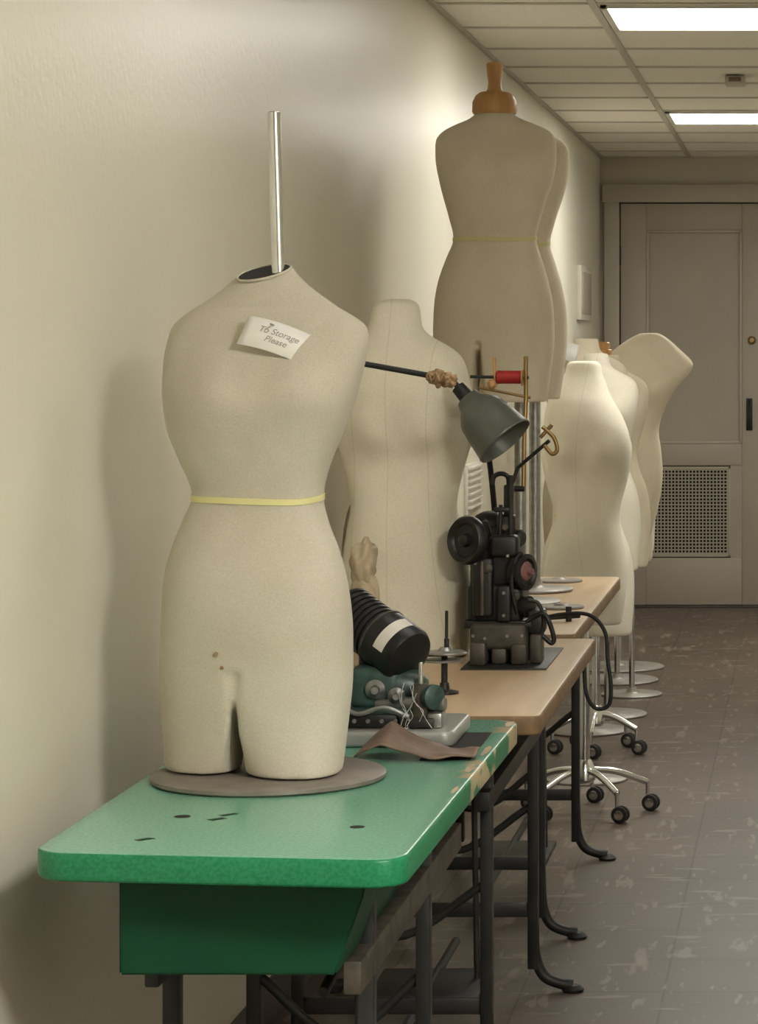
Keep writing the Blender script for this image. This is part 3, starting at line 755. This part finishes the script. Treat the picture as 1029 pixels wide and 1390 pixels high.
lathe('guide_knob', [(0, .008), (.005, .010), (.012, .006)], (-.610, 5.485, 1.015), (.1, -1, 0), GC, k_)
tube('take_up', [(-.655, 5.47, .97), (-.66, 5.46, 1.01), (-.645, 5.46, 1.028), (-.632, 5.47, .99)], .003, M['iron'], k_)
tube('looper_lever', [(-.58, 5.46, .81), (-.55, 5.45, .835), (-.525, 5.44, .842), (-.508, 5.44, .80), (-.512, 5.44, .785), (-.53, 5.44, .80)], .005, B, k_)
tube('side_rod', [(-.56, 5.45, .87), (-.538, 5.45, .862), (-.528, 5.45, .82), (-.545, 5.45, .775)], .004, M['iron'], k_)
box('looper_block', -.562, -.528, 5.45, 5.52, .800, .85, B, k_, .008)
box('looper_foot', -.556, -.532, 5.44, 5.50, zt, .802, GC, k_, .005)
box('oil_cup', -.596, -.578, 5.455, 5.475, .87, .885, GC, k_, .003)
for i, (x, z) in enumerate(((-.668, .80), (-.60, .80), (-.608, .84), (-.608, .885), (-.645, .795), (-.57, .80), (-.665, .945), (-.60, .96))):
    lathe('bolt_%d' % i, [(0, .004), (.004, .004), (.006, .003)], (x, 5.435 if z < .83 else 5.445, z), (0, -1, 0), M['steel'], k_, 12)
tube('belt', [(-.575, 5.47, .963), (-.585, 5.455, .95), (-.592, 5.445, .90), (-.583, 5.46, .842)], .004, M['blackrub'], k_)
tube('spool_post', [(-.578, 5.53, 1.09), (-.578, 5.55, 1.2), (-.576, 5.56, 1.27), (-.576, 5.56, 1.36)], .0045, M['brass'], k_)
cyl('spool_post_base', (-.60, 5.53, 1.09), (-.575, 5.53, 1.09), .006, M['iron'], k_)
cyl('spool_axle', (-.69, 5.56, 1.318), (-.57, 5.56, 1.316), .0032, M['iron'], k_)
lathe('red_thread_spool', [(0, .011), (.003, .014), (.006, .0135), (.045, .0135), (.048, .014), (.052, .011)], (-.636, 5.56, 1.317), (1, 0, 0), M['red'], k_)
lathe('spool_cheek_a', [(0, .008), (.001, .017), (.004, .017), (.005, .008)], (-.586, 5.56, 1.316), (1, 0, 0), M['wood'], k_)
cyl('spool_pin', (-.639, 5.56, 1.30), (-.641, 5.56, 1.358), .0035, M['wood'], k_)
lump('spool_knob', (-.645, 5.56, 1.303), .010, M['wood'], k_, (1, 1, 1), .1)
cyl('spool_rail', (-.672, 5.56, 1.296), (-.566, 5.56, 1.275), .0030, M['brass'], k_)
cyl('clamp_rod', (-.585, 5.5, 1.135), (-.520, 5.48, 1.19), .0038, M['iron'], k_)
cyl('clamp_rod_root', (-.60, 5.5, 1.095), (-.585, 5.5, 1.137), .0038, M['iron'], k_)
tube('clamp_hook', [(-.53, 5.48, 1.18), (-.514, 5.475, 1.163), (-.504, 5.475, 1.172), (-.510, 5.475, 1.195), (-.526, 5.475, 1.212), (-.534, 5.475, 1.218)], .0042, M['brass'], k_)
cyl('clamp_screw', (-.538, 5.475, 1.196), (-.514, 5.475, 1.222), .004, M['brass'], k_)

lp = root('task_lamp', (-.62, 5.45, ZT+.003))
apex = Vector((-.668, 5.44, 1.262)); axl = Vector((.080, -.025, -.088)).normalized()
lathe('shade', [(-.022, .012), (-.020, .024), (-.004, .030), (.004, .038), (.020, .049), (.052, .056), (.092, .061), (.096, .063), (.100, .062), (.094, .059), (.052, .053), (.02, .044), (.006, .01)], apex, axl, M['lampgrn'], lp, 56)
lathe('socket', [(0, .014), (.03, .016), (.034, .012)], apex-axl*.05, axl, M['iron'], lp)
lathe('bulb', [(0, .012), (.02, .014), (.045, .026), (.062, .022), (.072, .0)], apex+axl*.006, axl, M['paper'], lp)
lathe('shade_collar', [(0, .0505), (.003, .0518), (.006, .0520)], apex+axl*.026, axl, M['lampgrn'], lp)
tube('gooseneck', [apex-axl*.045, apex-axl*.06+Vector((-.002, .02, .0)), Vector((-.668, 5.56, 1.24)), Vector((-.655, 5.68, 1.05)), Vector((-.655, 5.70, .9)), Vector((-.655, 5.70, ZT+.01))], .006, M['iron'], lp)
lathe('lamp_foot', [(0, .028), (.006, .026), (.012, .012)], (-.655, 5.70, ZT+.0035), (0, 0, 1), M['iron'], lp)

cb = root('power_cable', (-.5, 5.98, ZT))
tube('cable', [(-.66, 6.06, ZT+.008), (-.60, 6.05, ZT+.03), (-.54, 6.02, ZT+.045), (-.48, 6.0, ZT+.045), (-.445, 5.98, ZT+.01), (-.438, 5.97, ZT-.05), (-.430, 5.96, ZT-.11), (-.436, 5.96, ZT-.15), (-.465, 5.96, ZT-.155), (-.485, 5.96, ZT-.12), (-.49, 5.965, ZT-.05)], .0045, M['blackrub'], cb)

# ------------------------------------------------------------------ camera
cam = bpy.data.cameras.new('camera'); co = bpy.data.objects.new('camera', cam); scene.collection.objects.link(co)
co.location = (0, 0, 1.385); co.rotation_euler = (math.radians(90), 0, 0)
cam.sensor_fit = 'AUTO'; cam.sensor_width = 36; cam.lens = 3680/1390*36
cam.shift_x = -580.5/1390; cam.shift_y = -228/1390
cam.clip_start = .05; cam.clip_end = 60
scene.camera = co
w = bpy.data.worlds.new('world'); scene.world = w; w.use_nodes = True
w.node_tree.nodes['Background'].inputs[0].default_value = (.5, .5, .45, 1); w.node_tree.nodes['Background'].inputs[1].default_value = .3
